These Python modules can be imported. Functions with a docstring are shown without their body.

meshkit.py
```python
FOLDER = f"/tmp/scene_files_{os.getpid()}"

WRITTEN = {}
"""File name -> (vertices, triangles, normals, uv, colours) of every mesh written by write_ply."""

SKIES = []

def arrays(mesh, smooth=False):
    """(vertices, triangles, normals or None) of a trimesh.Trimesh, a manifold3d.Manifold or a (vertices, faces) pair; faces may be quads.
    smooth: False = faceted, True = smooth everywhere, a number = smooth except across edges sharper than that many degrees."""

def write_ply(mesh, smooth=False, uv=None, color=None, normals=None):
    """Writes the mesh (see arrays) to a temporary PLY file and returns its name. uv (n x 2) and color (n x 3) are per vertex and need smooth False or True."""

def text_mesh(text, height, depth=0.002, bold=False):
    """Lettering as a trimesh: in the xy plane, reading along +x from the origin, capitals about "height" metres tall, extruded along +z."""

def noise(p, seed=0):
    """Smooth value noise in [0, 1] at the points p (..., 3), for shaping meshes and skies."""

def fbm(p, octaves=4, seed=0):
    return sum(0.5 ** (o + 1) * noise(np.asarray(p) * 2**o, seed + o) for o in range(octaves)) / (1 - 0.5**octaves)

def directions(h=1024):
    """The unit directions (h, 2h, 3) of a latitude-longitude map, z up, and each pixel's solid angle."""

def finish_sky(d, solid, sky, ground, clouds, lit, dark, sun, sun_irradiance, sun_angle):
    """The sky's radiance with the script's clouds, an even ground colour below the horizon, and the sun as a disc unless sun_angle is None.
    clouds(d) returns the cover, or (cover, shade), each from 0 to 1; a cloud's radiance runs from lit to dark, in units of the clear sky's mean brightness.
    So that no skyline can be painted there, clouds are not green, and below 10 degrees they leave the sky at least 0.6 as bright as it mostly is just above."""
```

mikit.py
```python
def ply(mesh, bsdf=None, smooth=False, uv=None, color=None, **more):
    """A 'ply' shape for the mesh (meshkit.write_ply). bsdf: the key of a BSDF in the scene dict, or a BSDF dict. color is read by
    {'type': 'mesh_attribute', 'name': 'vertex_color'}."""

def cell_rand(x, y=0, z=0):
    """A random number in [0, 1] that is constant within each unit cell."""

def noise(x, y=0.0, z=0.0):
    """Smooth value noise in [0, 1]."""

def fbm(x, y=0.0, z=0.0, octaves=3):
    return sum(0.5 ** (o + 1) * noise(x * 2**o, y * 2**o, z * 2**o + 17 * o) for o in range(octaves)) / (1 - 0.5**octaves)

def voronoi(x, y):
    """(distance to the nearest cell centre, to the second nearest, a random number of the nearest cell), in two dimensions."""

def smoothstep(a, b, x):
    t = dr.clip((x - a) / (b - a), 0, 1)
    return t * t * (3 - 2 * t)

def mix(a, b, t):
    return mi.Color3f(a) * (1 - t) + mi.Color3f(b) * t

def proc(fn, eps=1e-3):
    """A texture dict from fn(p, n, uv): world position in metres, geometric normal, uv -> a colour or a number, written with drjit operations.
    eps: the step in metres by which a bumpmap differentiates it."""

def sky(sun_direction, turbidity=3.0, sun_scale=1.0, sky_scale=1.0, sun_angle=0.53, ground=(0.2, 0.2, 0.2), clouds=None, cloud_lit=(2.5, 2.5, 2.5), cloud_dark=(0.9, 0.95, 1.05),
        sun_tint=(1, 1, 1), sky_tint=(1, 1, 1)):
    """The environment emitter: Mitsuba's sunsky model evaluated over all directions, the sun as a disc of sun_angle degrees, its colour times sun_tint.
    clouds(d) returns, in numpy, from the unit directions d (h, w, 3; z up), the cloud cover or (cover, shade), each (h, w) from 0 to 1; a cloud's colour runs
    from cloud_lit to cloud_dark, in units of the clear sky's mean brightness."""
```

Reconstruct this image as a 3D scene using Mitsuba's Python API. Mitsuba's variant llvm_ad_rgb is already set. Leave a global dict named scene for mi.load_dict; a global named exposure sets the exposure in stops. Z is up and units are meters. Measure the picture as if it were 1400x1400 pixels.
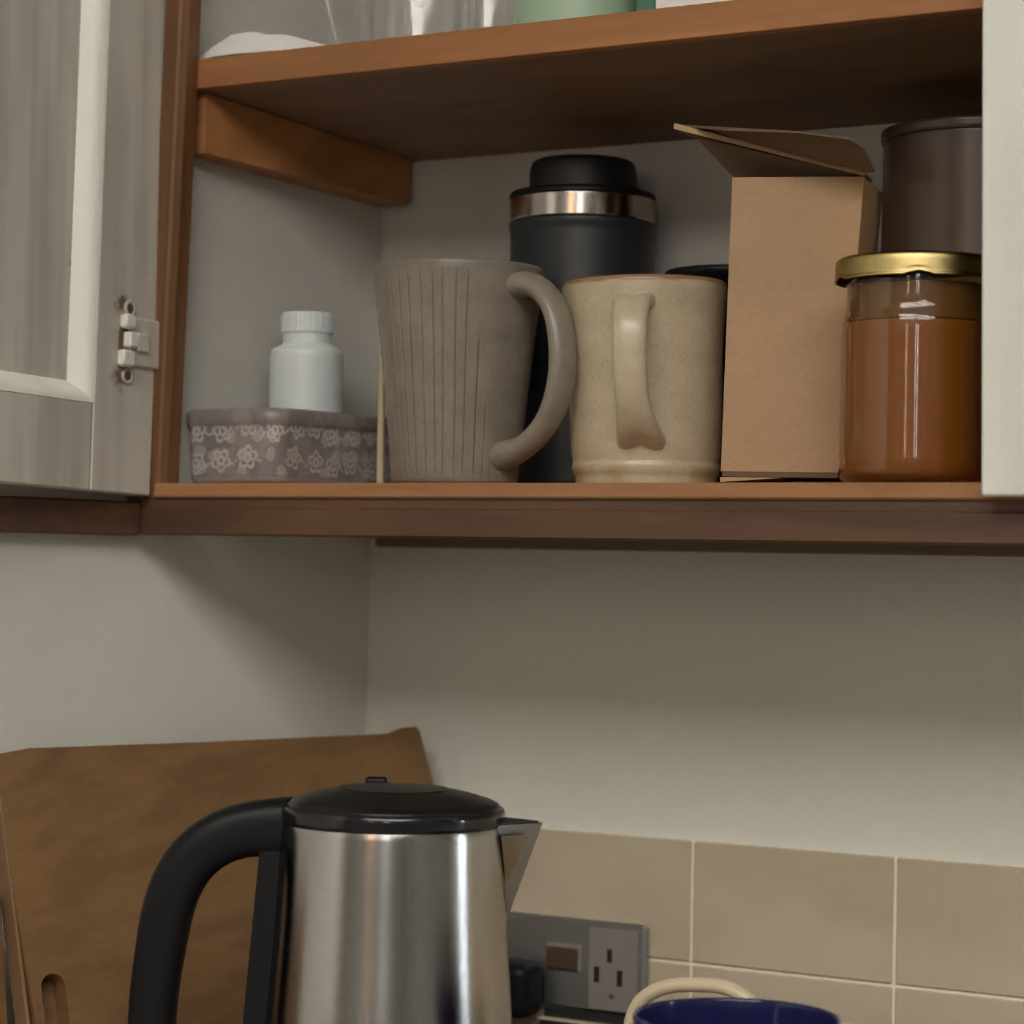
import math, random
import numpy as np, trimesh, mitsuba as mi, drjit as dr, mikit, meshkit
import manifold3d as m3
from shapely.geometry import Polygon, Point, box as sbox
from scipy.interpolate import CubicSpline
from mikit import ply, proc, noise, fbm, smoothstep, mix, cell_rand

S = 0.7                      # the modelling unit in metres: every mesh below is laid out in units and scaled by S in put()
T = mi.ScalarTransform4f
scene, labels = {'type': 'scene'}, {}
random.seed(7); rng = np.random.default_rng(7)

# ---------------------------------------------------------------- camera, lights, exposure
exposure = 0.18
CAM = np.array([1.3695, -2.0573, 0.2522])
_yaw, _pitch, _roll = -0.5286, 0.0223, 0.019
_w = np.array([math.sin(_yaw) * math.cos(_pitch), math.cos(_yaw) * math.cos(_pitch), math.sin(_pitch)])
_r = np.array([math.cos(_yaw), -math.sin(_yaw), 0.0]); _u = np.cross(_r, _w)
_r, _u = math.cos(_roll) * _r + math.sin(_roll) * _u, -math.sin(_roll) * _r + math.cos(_roll) * _u
_m = np.eye(4); _m[:3, 0], _m[:3, 1], _m[:3, 2], _m[:3, 3] = -_r, _u, _w, CAM * S
scene['camera'] = {'type': 'thinlens', 'fov': 2 * math.degrees(math.atan(700 / 3338.5)), 'fov_axis': 'x', 'to_world': T(_m.tolist()),
                   'focus_distance': 2.0 * S, 'aperture_radius': 0.0085 * S, 'near_clip': 0.05, 'far_clip': 100.0}
L_ROOF = (7.0, 6.8, 6.4)     # overcast daylight in the rooflight high behind the photographer
L_NET = (.15, .14, .13)      # the net-curtained panes of the window in the wall behind
L_MAIN = (9.0, 8.8, 8.4)     # its two clear panes
L_WARM = (14.0, 7.6, 3.4)     # a narrow pane with an amber curtain behind it
L_SINK = (46.0, 55.0, 64.0)  # the cooler window over the sink, further along the back wall

# ---------------------------------------------------------------- helpers
def put(key, mesh, bsdf, smooth=False, label=None, cat=None, group=None, kind=None, color=None, uv=None, **more):
    if hasattr(mesh, 'to_mesh'):
        mm = mesh.to_mesh(); mesh = trimesh.Trimesh(np.array(mm.vert_properties[:, :3], float), np.array(mm.tri_verts), process=False)
    base, n = key, 0
    while key in scene:
        n += 1; key = f'{base}_{n:03d}'
    mesh = mesh.copy(); mesh.apply_scale(S)
    if 'emitter' not in more and mesh.is_watertight and mesh.volume < 0: mesh.invert()
    scene[key] = ply(mesh, bsdf, smooth=smooth, color=color, uv=uv, **more)
    if label or cat or group or kind: name(key, label, cat, group, kind)
    return key
def name(key, label=None, cat=None, group=None, kind=None):
    labels[key] = {k: v for k, v in (('label', label), ('category', cat), ('group', group), ('kind', kind)) if v}
def box(x0, x1, y0, y1, z0, z1, b=0.0):
    """A box with chamfered edges."""
    lo, hi = np.array([x0, y0, z0], float), np.array([x1, y1, z1], float)
    if b <= 0:
        m = trimesh.creation.box(extents=hi - lo); m.apply_translation((lo + hi) / 2); return m
    pts = []
    for c in np.ndindex(2, 2, 2):
        p = np.where(np.array(c) == 1, hi, lo); s = np.where(np.array(c) == 1, -1, 1)
        for k in range(3):
            q = p + s * b; q[k] = p[k]; pts.append(q)
    return trimesh.convex.convex_hull(np.array(pts))
def rbox(x0, x1, y0, y1, z0, z1, r, seg=16):
    sp = m3.Manifold.sphere(r, seg)
    return m3.Manifold.batch_hull([sp.translate((a, b, c)) for a in (x0 + r, x1 - r) for b in (y0 + r, y1 - r) for c in (z0 + r, z1 - r)])
def xform(mesh, fn):
    m = mesh.copy(); m.vertices = fn(np.array(m.vertices)); return m
def prism(poly, h, axis='z', at=0.0):
    """Extrudes a polygon; axis z: (x, y); axis x: (y, z); axis y: (x, z)."""
    if not isinstance(poly, Polygon): poly = Polygon(poly)
    m = trimesh.creation.extrude_polygon(poly, h, engine='earcut'); v = np.array(m.vertices)
    if axis == 'x': v = np.stack([v[:, 2] + at, v[:, 0], v[:, 1]], 1)
    elif axis == 'y': v = np.stack([v[:, 0], v[:, 2] + at, v[:, 1]], 1)
    else: v = v + [0, 0, at]
    m = trimesh.Trimesh(v, m.faces, process=False)
    if m.volume < 0: m.invert()
    return m
def grid_mesh(P, wrap_u=True):
    """Rows x columns of points as a mesh; columns wrap."""
    R, N = P.shape[:2]; i, j = np.meshgrid(np.arange(R - 1), np.arange(N if wrap_u else N - 1), indexing='ij')
    k = (j + 1) % N; q = np.stack([i * N + j, i * N + k, (i + 1) * N + k, (i + 1) * N + j], -1).reshape(-1, 4)
    f = np.vstack([q[:, [0, 1, 2]], q[:, [0, 2, 3]]])
    return trimesh.Trimesh(P.reshape(-1, 3), f, process=False)
def resample(profile, step):
    p = np.asarray(profile, float); out = [p[0]]
    for a, b in zip(p[:-1], p[1:]):
        n = max(1, int(math.ceil(np.linalg.norm(b - a) / step)))
        out += [a + (b - a) * k / n for k in range(1, n + 1)]
    return np.array(out)
def fillet(profile, r, n=5):
    """Rounds the inner corners of a polyline by radius r (or one radius per corner)."""
    p = np.asarray(profile, float); out = [p[0]]
    rr = [r] * len(p) if np.isscalar(r) else list(r)
    for k in range(1, len(p) - 1):
        a, b, c = p[k - 1], p[k], p[k + 1]
        da, dc = a - b, c - b; la, lc = np.linalg.norm(da), np.linalg.norm(dc)
        t = min(rr[k], .48 * la, .48 * lc)
        if t <= 1e-6: out.append(b); continue
        A, B = b + da / la * t, b + dc / lc * t
        for q in np.linspace(0, 1, n): out.append((1 - q) ** 2 * A + 2 * q * (1 - q) * b + q * q * B)
    out.append(p[-1]); return np.array(out)
def lathe(profile, cx, cy, n=96, disp=None, uv=False):
    """Profile (r, z) from the bottom centre outwards and up; returns a grid of points as a mesh (r = 0 ends close it)."""
    p = np.asarray(profile, float); th = np.linspace(0, 2 * math.pi, n, endpoint=False)
    r = np.repeat(np.maximum(p[:, :1], 1e-5), n, 1); z = np.repeat(p[:, 1:], n, 1)
    if disp is not None: r = r + disp(th[None, :], z, r, np.arange(len(p))[:, None])
    P = np.stack([cx + r * np.cos(th), cy + r * np.sin(th), z], -1)
    return grid_mesh(P)
def sweep(points, wid, thk, n=20, up=(0, 0, 1), e=2.0, m=48, mod=None, caps=True):
    """A bar along a spline; wid across (along the binormal), thk in the plane of the bend; superellipse exponent e."""
    p = np.asarray(points, float); t = np.r_[0, np.cumsum(np.linalg.norm(np.diff(p, axis=0), axis=1))]; t /= t[-1]
    s = np.linspace(0, 1, m); c = CubicSpline(t, p)(s); d = CubicSpline(t, p)(s, 1); d /= np.linalg.norm(d, axis=1, keepdims=True)
    W = np.interp(s, np.linspace(0, 1, len(np.atleast_1d(wid))), np.atleast_1d(wid)); H = np.interp(s, np.linspace(0, 1, len(np.atleast_1d(thk))), np.atleast_1d(thk))
    B = np.tile(np.asarray(up, float), (m, 1)); B -= (B * d).sum(1, keepdims=True) * d; B /= np.linalg.norm(B, axis=1, keepdims=True)
    N = np.cross(B, d); a = np.linspace(0, 2 * math.pi, n, endpoint=False)
    ca = np.sign(np.cos(a)) * np.abs(np.cos(a)) ** (2 / e); sa = np.sign(np.sin(a)) * np.abs(np.sin(a)) ** (2 / e)
    k = np.ones((m, n)) if mod is None else mod(s[:, None], a[None, :])
    P = c[:, None] + (W[:, None] / 2 * ca * k)[..., None] * B[:, None] + (H[:, None] / 2 * sa * k)[..., None] * N[:, None]
    if caps: P = np.concatenate([np.repeat(c[:1, None], n, 1), P, np.repeat(c[-1:, None], n, 1)])
    g = grid_mesh(P)
    if g.volume < 0: g.invert()
    return g
def cat_(*ms): return trimesh.util.concatenate([m if isinstance(m, trimesh.Trimesh) else trimesh.Trimesh(m.to_mesh().vert_properties[:, :3], m.to_mesh().tri_verts, process=False) for m in ms])

# ---------------------------------------------------------------- materials
def rgb(*c): return {'type': 'rgb', 'value': list(c)}
def mat(key, base, rough=.5, **k):
    d = {'type': 'principled', 'base_color': base if isinstance(base, dict) else rgb(*base), 'roughness': rough, **k}
    scene[key] = {'type': 'twosided', 'bsdf': d}; return key
def wood(c1, c2, axis=0, f=60.0, seed=0.0):
    def fn(p, n, uv):
        q = [p.x, p.y, p.z]; a = q[axis]; b, c = q[(axis + 1) % 3], q[(axis + 2) % 3]
        wob = fbm(a * 6 + seed, b * 14, c * 14, 2) * 1.2
        g = fbm(a * f * .06 + seed, b * f + wob * 3, c * f + wob * 3, 3)
        g2 = noise(a * f * .5, b * f * 7, c * f * 7)
        big = fbm(a * 9 + seed, b * 9, c * 9 + 3, 2)
        return mix(c1, c2, dr.clip(smoothstep(.25, .75, g) * .65 + (g2 - .5) * .25 + (big - .5) * .8 + .15, 0, 1))
    return proc(fn)
def paint(c1, c2, axis=2, s=1.0, stain=None):
    """Brushed old paint: long streaks along an axis, a few small chips down to the wood."""
    def fn(p, n, uv):
        q = [p.x, p.y, p.z]; a = q[axis]; b, c = q[(axis + 1) % 3], q[(axis + 2) % 3]
        st = fbm(a * 5 * s, b * 90 * s, c * 90 * s, 2) * .45 + fbm(a * 9, b * 26, c * 26, 3) * .6 + fbm(a * 4, b * 300, c * 300, 2) * .15
        col = mix(c1, c2, smoothstep(.35, .95, st))
        chip = smoothstep(.88, .92, fbm(p.x * 150, p.y * 150, p.z * 70, 2))
        return mix(col, stain or (.16, .11, .07), chip * .6)
    return proc(fn)
def plaster(c1, c2):
    def fn(p, n, uv):
        return mix(c1, c2, smoothstep(.3, .75, fbm(p.x * 5, p.y * 5, p.z * 5, 3)) * .7 + (fbm(p.x * 120, p.y * 120, p.z * 120, 2) - .5) * .25)
    return proc(fn)
mat('m_wall', plaster((.76, .75, .67), (.70, .685, .605)), .8); mat('m_wall_left', plaster((.66, .645, .585), (.59, .575, .515)), .8)  # left wall: same paint in a darker tone, its shade put into the colour
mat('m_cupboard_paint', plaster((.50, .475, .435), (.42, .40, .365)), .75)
mat('m_ceiling', (.6, .58, .54), .9); mat('m_floor', wood((.10, .06, .035), (.14, .085, .045), 0, 30), .6); mat('m_far_wall', (.22, .21, .185), .85)
mat('m_grout', (.78, .74, .63), .9)
def tile_fn(p, n, uv):
    return mix((.54, .455, .335), (.475, .395, .285), smoothstep(.3, .7, fbm(p.x * 9, p.y * 9, p.z * 14, 3)))
mat('m_tile', proc(tile_fn), .35)
mat('m_door_paint', paint((.56, .53, .465), (.41, .378, .330), 2), .45)
def stained(p, n, uv):
    base = _FN[0](p, n, uv); k = mi.Float(0)
    for y, z, r in ((-.3565, .4800, .0105), (-.3580, .4135, .0120)):
        d = dr.sqrt(dr.square((p.y / S - y) * .9) + dr.square(p.z / S - z)) / r
        k = dr.maximum(k, 1 - smoothstep(.35, 1.1, d + (fbm(p.y * 260, p.z * 260, 0, 2) - .5) * .7))
    return mix(base, (.15, .08, .045), k * .95)
_FN = [mikit._FUNCTIONS[scene['m_door_paint']['bsdf']['base_color']['fn']]]
mat('m_stained_paint', proc(stained), .45)
mat('m_door_white', paint((.70, .695, .63), (.60, .585, .52), 2, .7), .5)
mat('m_moulding', paint((.80, .795, .72), (.72, .71, .63), 2, .7), .4)
mat('m_shelf_edge', wood((.37, .158, .056), (.255, .103, .035), 0, 45), .55)
mat('m_shelf_board', wood((.23, .125, .068), (.145, .080, .045), 0, 45, 4.0), .6)  # darker copy of the shelf wood, underside shade put into its colour
mat('m_shelf_front', wood((.37, .175, .072), (.27, .118, .045), 0, 45), .55)
mat('m_stile_wood', wood((.185, .080, .026), (.098, .042, .015), 2, 55, 3.0), .5)
mat('m_rail', wood((.115, .054, .025), (.060, .029, .016), 0, 60, 9.0), .5)
mat('m_cleat', (.16, .10, .065), .6)
mat('m_board', wood((.205, .108, .042), (.130, .066, .026), 1, 80, 5.0), .6)
mat('m_board_edge', wood((.22, .125, .06), (.15, .08, .035), 2, 40, 6.0), .7)
mat('m_worktop', (.14, .12, .10), .5)
mat('m_vertex_stone', {'type': 'mesh_attribute', 'name': 'vertex_color'}, .33, specular=.5)
mat('m_vertex_cream', {'type': 'mesh_attribute', 'name': 'vertex_color'}, .28, specular=.5)
mat('m_black_powder', (.018, .019, .021), .42, specular=.45)
mat('m_black_matte', (.012, .012, .013), .5)
mat('m_black_gloss', (.008, .008, .010), .12, specular=.6)
mat('m_black_plastic', (.006, .006, .0065), .45, specular=.22)
mat('m_white_plastic', (.62, .66, .66), .3)
mat('m_white_cloth', (.78, .75, .71), .9)
def card_fn(p, n, uv):
    g = fbm(p.x * 500, p.y * 500, p.z * 500, 2); b = fbm(p.x * 20, p.y * 20, p.z * 20, 2)
    return mix((.425, .272, .156), (.345, .212, .118), dr.clip(b * .7 + (g - .5) * .7, 0, 1))
mat('m_card', proc(card_fn), .8); mat('m_card_edge', (.42, .27, .15), .85); mat('m_card_shaded', (.13, .082, .047), .85)  # last card is darker: shade of the down-facing flaps put into its colour
mat('m_honey', (.185, .056, .004), .5, specular=.15)
mat('m_honey_smear', (.115, .052, .012), .5, specular=.15)
scene['m_jar_glass'] = {'type': 'thindielectric', 'int_ior': 1.4}
scene['m_clear_glass'] = {'type': 'thindielectric', 'int_ior': 1.33}
mat('m_green_plastic', (.34, .46, .33), .4); mat('m_green_dark', (.02, .13, .07), .4); mat('m_white_card', (.74, .70, .66), .6)
scene['m_brass'] = {'type': 'twosided', 'bsdf': {'type': 'roughconductor', 'specular_reflectance': rgb(.60, .47, .20), 'alpha': .22}}
scene['m_steel_band'] = {'type': 'twosided', 'bsdf': {'type': 'roughconductor', 'specular_reflectance': rgb(.62, .57, .52), 'alpha': .045}}
scene['m_steel'] = {'type': 'twosided', 'bsdf': {'type': 'roughconductor', 'specular_reflectance': rgb(.50, .485, .475), 'alpha_u': .05, 'alpha_v': .08}}
scene['m_spout'] = {'type': 'twosided', 'bsdf': {'type': 'roughconductor', 'specular_reflectance': rgb(.42, .415, .42), 'alpha': .18}}
scene['m_plate_steel'] = {'type': 'twosided', 'bsdf': {'type': 'roughconductor', 'specular_reflectance': rgb(.40, .41, .42), 'alpha': .30}}
mat('m_plate_light', (.30, .27, .245), .4, metallic=.35)
mat('m_switch', (.075, .045, .03), .2, specular=.6)
mat('m_dark_tin', wood((.058, .036, .026), (.036, .022, .017), 2, 45, 2.0), .28, specular=.5)
mat('m_navy', (.010, .012, .060), .1, specular=.6)
mat('m_cream_glaze', (.60, .50, .34), .3)
mat('m_stick', (.45, .37, .24), .7)
mat('m_rust', (.11, .06, .035), .7); mat('m_hinge', paint((.56, .54, .47), (.38, .35, .31), 2, 1.5), .4); mat('m_hinge_edge', (.70, .69, .61), .4)
mat('m_pane', (.04, .04, .04), .3)
mat('m_window_frame', (.75, .74, .70), .4)

# ---------------------------------------------------------------- the room
A = .2                                               # the left wall runs a little out of square: x = A * y
ZF, ZC, YF, XR = -1.53, 1.9, -4.2, 4.2
put('floor', box(-1.2, XR + .1, YF - .1, .1, ZF - .05, ZF), 'm_floor', kind='structure')
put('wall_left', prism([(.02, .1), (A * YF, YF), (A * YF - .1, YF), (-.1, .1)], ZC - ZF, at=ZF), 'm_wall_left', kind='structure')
put('wall_right', box(XR, XR + .1, YF, .1, ZF, ZC), 'm_far_wall', kind='structure')
def wall_with_hole(y0, y1, x0, x1, hx0, hx1, hz0, hz1):
    return prism(Polygon([(x0, ZF), (x1, ZF), (x1, ZC), (x0, ZC)], [[(hx0, hz0), (hx1, hz0), (hx1, hz1), (hx0, hz1)]]), y1 - y0, 'y', y0)
W2 = (1.86, 2.06, -.15, .85)                           # sink window in the back wall
W1 = (.30, 3.50, .45, 1.35)
W3 = (.30, 3.10, -3.9, -2.0)                          # the rooflight                           # wide window behind the photographer
put('wall_back', wall_with_hole(.003, .1, -.02, XR, *W2), 'm_wall', kind='structure')
put('wall_front', wall_with_hole(YF - .1, YF, A * YF, XR, *W1), 'm_far_wall', kind='structure')
put('ceiling', prism(Polygon([(-1.2, YF - .1), (XR + .1, YF - .1), (XR + .1, .1), (-1.2, .1)], [[(W3[0], W3[2]), (W3[1], W3[2]), (W3[1], W3[3]), (W3[0], W3[3])]]), .05, at=ZC), 'm_ceiling', kind='structure')
def window(key, x0, x1, z0, z1, ya, yb, bars, lights):
    """Frame, glazing bars and the panes; the panes give off the daylight they let in. bars: x positions; lights: one radiance per bay."""
    fr, ys = .035, sorted((ya, yb)); zs = (z0 + z1) / 2
    m = [box(x0, x1, *ys, z0, z0 + fr), box(x0, x1, *ys, z1 - fr, z1), box(x0, x0 + fr, *ys, z0 + fr, z1 - fr), box(x1 - fr, x1, *ys, z0 + fr, z1 - fr)]
    put(key, cat_(*m), 'm_window_frame', kind='structure')
    xs = [x0 + fr] + [b for bb in bars for b in bb] + [x1 - fr]
    for b0, b1 in bars: put(key + '__glazing_bar', box(b0, b1, *ys, z0 + fr, z1 - fr), 'm_window_frame')
    out = -1 if ya > yb else 1                       # the room lies on ya's side
    ym = ya + (yb - ya) * .5
    for k, L in enumerate(lights):
        p, q = xs[2 * k], xs[2 * k + 1]
        v = np.array([(p, ym, z0 + fr), (q, ym, z0 + fr), (q, ym, z1 - fr), (p, ym, z1 - fr)])
        f = np.array([[0, 2, 1], [0, 3, 2]]) if ya > yb else np.array([[0, 1, 2], [0, 2, 3]])
        put(key + '__pane', trimesh.Trimesh(v, f, process=False), 'm_pane', emitter={'type': 'area', 'radiance': rgb(*L)})
window('window_1', *W1, YF, YF - .06, [(.93, 1.00), (1.04, 1.10), (1.16, 1.22), (1.95, 2.00), (2.10, 2.24), (2.36, 2.42)], [L_NET, L_WARM, L_WARM, L_NET, L_MAIN, L_MAIN, L_NET])
window('window_2', *W2, .003, .063, [], [L_SINK])
_fr = [box(W3[0], W3[1], W3[2], W3[2] + .05, ZC + .002, ZC + .05), box(W3[0], W3[1], W3[3] - .05, W3[3], ZC + .002, ZC + .05), box(W3[0], W3[0] + .05, W3[2] + .05, W3[3] - .05, ZC + .002, ZC + .05), box(W3[1] - .05, W3[1], W3[2] + .05, W3[3] - .05, ZC + .002, ZC + .05), box(1.67, 1.73, W3[2] + .05, W3[3] - .05, ZC + .002, ZC + .05)]
put('window_3', cat_(*_fr), 'm_window_frame', kind='structure')
for x0, x1 in ((W3[0] + .05, 1.67), (1.73, W3[1] - .05)):
    put('window_3__pane', trimesh.Trimesh([(x0, W3[2] + .05, ZC + .03), (x1, W3[2] + .05, ZC + .03), (x1, W3[3] - .05, ZC + .03), (x0, W3[3] - .05, ZC + .03)], [[0, 2, 1], [0, 3, 2]], process=False), 'm_pane', emitter={'type': 'area', 'radiance': rgb(*L_ROOF)})
# tiles on the back wall, each a piece of its own over the recessed grout
put('wall_back__grout', box(.0, 1.7, -.0005, .003, -.24, -.001), 'm_grout')
tiles = []
for row, (z0, z1) in enumerate(((-.115, 0.0), (-.23, -.115))):
    for k in range(9):
        x0 = -.0293 + .2 * k
        d = rng.uniform(0, .0006)
        put('wall_back__tile', box(max(x0 + .0018, .001), min(x0 + .1985, 1.695), -.0030 - d, .002, z0 + .0030, z1, .0012), 'm_tile')
# worktop under everything, against both walls
put('worktop', prism([(A * -2.4 + .012, -2.4), (.008, -.004), (1.0, -.004), (2.9, -.002), (2.9, -.88), (.72, -.88), (.55, -2.4)], .045, at=-.285), 'm_worktop', label='brownish kitchen worktop that the kettle stands on', cat='worktop')

# ---------------------------------------------------------------- the wall cupboard
def lean(mesh, k=.032, z0=.31): return xform(mesh, lambda v: v + np.stack([(v[:, 2] - z0) * k, 0 * v[:, 0], 0 * v[:, 0]], 1))
ZT = 1.15
name('cupboard', 'old wooden wall cupboard with white painted doors, open over the kettle', 'cupboard')
put('cupboard__side_panel', prism([(-.030, -.29), (.012, -.003), (.001, -.003), (A * -.29 + .001, -.29)], ZT - .3215, at=.3215), 'm_cupboard_paint')
put('cupboard__stile', lean(prism([(-.0405, -.29), (-.0405, -.310), (-.0250, -.310), (-.0225, -.308), (-.0225, -.29)], ZT - .3085, at=.3085)), 'm_stile_wood')
put('cupboard__stile', lean(prism([(-.0224, -.29), (-.0224, -.3085), (-.0160, -.3085), (-.0150, -.307), (-.0155, -.290)], ZT - .3215, at=.3215)), 'm_stile_wood')
put('cupboard__back_panel', box(.002, 1.6, -.0028, -.001, .3215, ZT), 'm_cupboard_paint')
put('cupboard__lower_shelf', prism([(.001, -.29), (.001, -.003), (1.6, -.003), (1.6, -.29)], .013, at=.3085), 'm_shelf_edge', label='lower shelf')
put('cupboard__lower_shelf__edge_strip', box(-.0255, 1.6, -.3130, -.2901, .3085, .3215, .0015), 'm_shelf_front', label='light orange-brown front edge of the lower shelf')
put('cupboard__rail', prism([(-.29, .2747), (-.308, .2747), (-.310, .2765), (-.310, .2985), (-.3085, .3000), (-.3085, .3085), (-.29, .3085)], 1.66, 'x', -.06), 'm_rail', label='dark brown front rail under the lower shelf')
_sr = prism([(0, .2735), (.02, .2735), (.022, .2755), (.022, .303), (.020, .305), (0, .305)], .9, 'y', -.9)
put('cupboard__side_rail', xform(_sr, lambda v: np.stack([v[:, 0] + A * (v[:, 1] - .31) - .002, v[:, 1] - .312, v[:, 2]], 1)), 'm_rail', label='dark brown side rail along the left wall')
put('cupboard__cleat', box(.025, 1.6, -.026, .002, .2690, .3085, .002), 'm_cleat', label='dark cleat under the shelf on the back wall')
put('cupboard__underside_panel', box(.001, 1.6, -.29, -.026, .3035, .3085), 'm_cupboard_paint')
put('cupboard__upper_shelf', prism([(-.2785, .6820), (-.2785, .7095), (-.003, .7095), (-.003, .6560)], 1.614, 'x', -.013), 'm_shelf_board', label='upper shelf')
put('cupboard__upper_shelf__edge_strip', prism([(-.290, .6830), (-.290, .7088), (-.2893, .7095), (-.2784, .7095), (-.2784, .6820), (-.2893, .6823)], 1.614, 'x', -.013), 'm_shelf_edge', label='orange-brown front edge of the upper shelf')
_cl = prism([(-.0275, -.2775), (-.0030, -.2775), (.050, -.012), (.0115, -.012)], 1.0)
put('cupboard__cleat', xform(_cl, lambda v: np.stack([v[:, 0], v[:, 1], np.where(v[:, 2] > .5, .6805 - (v[:, 1] + .2775) * .0915, .6255 - (v[:, 1] + .2775) * .052)], 1)), 'm_shelf_edge', label='wooden cleat under the upper shelf at the left side')
put('cupboard__top_panel', box(-.06, 1.6, -.31, -.003, ZT, ZT + .02), 'm_stile_wood')
put('cupboard__end_panel', box(1.6, 1.62, -.31, -.003, .27, ZT + .02), 'm_cupboard_paint')
# left door, swung open along the left wall; local frame: a = distance from the hinge edge, h = height, t = out of its inner face
ROT = math.radians(1.35)
def door_frame(mesh, x=-.030, y=-.3120, z=.3100):
    def fn(v):
        a, h, t = v[:, 0], v[:, 1], v[:, 2]
        return np.stack([x + t, y - a * math.cos(ROT) + h * math.sin(ROT), z + a * math.sin(ROT) + h * math.cos(ROT)], 1)
    m = xform(mesh, fn)
    if m.volume < 0: m.invert()
    return m
DW, DH, SW, RH, TH = .40, ZT - .32, .0825, .077, .022
dbox = lambda a0, a1, h0, h1, t0, t1, b=.0012: door_frame(box(a0, a1, h0, h1, t0, t1, b))
name('cupboard__door', 'open left door in worn off-white paint')
put('cupboard__door__stile', dbox(.0, SW, 0, DH, -TH, 0), 'm_stained_paint'); put('cupboard__door__stile', dbox(DW - SW, DW, 0, DH, -TH, 0), 'm_door_paint')
put('cupboard__door__rail', dbox(SW + .0012, DW - SW, .0, RH, -TH, -.0006), 'm_door_paint'); put('cupboard__door__rail', dbox(SW, DW - SW, DH - RH, DH, -TH, 0), 'm_door_paint')
put('cupboard__door__panel', dbox(SW - .004, DW - SW + .004, RH - .004, DH - RH + .004, -TH + .001, -.0165), 'm_door_paint')
MW = .0185
def mould(pts, h0, h1, m0, m1):
    """A bevelled strip: cross-section pts (offset, t), mitred ends."""
    n = len(pts); v = [(o, h0 + m0 * (o), t) for o, t in pts] + [(o, h1 - m1 * (o), t) for o, t in pts]
    f = []
    for k in range(n):
        j = (k + 1) % n; f += [[k, j, n + j], [k, n + j, n + k]]
    for k in range(1, n - 1): f += [[0, k + 1, k], [n, n + k, n + k + 1]]
    m = trimesh.Trimesh(np.array(v, float), f, process=False)
    return m
sec = [(0, -.0165), (0, -.0005), (.003, -.0012), (.0075, -.0035), (.012, -.0085), (.0160, -.0140), (MW, -.0165)]
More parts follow.
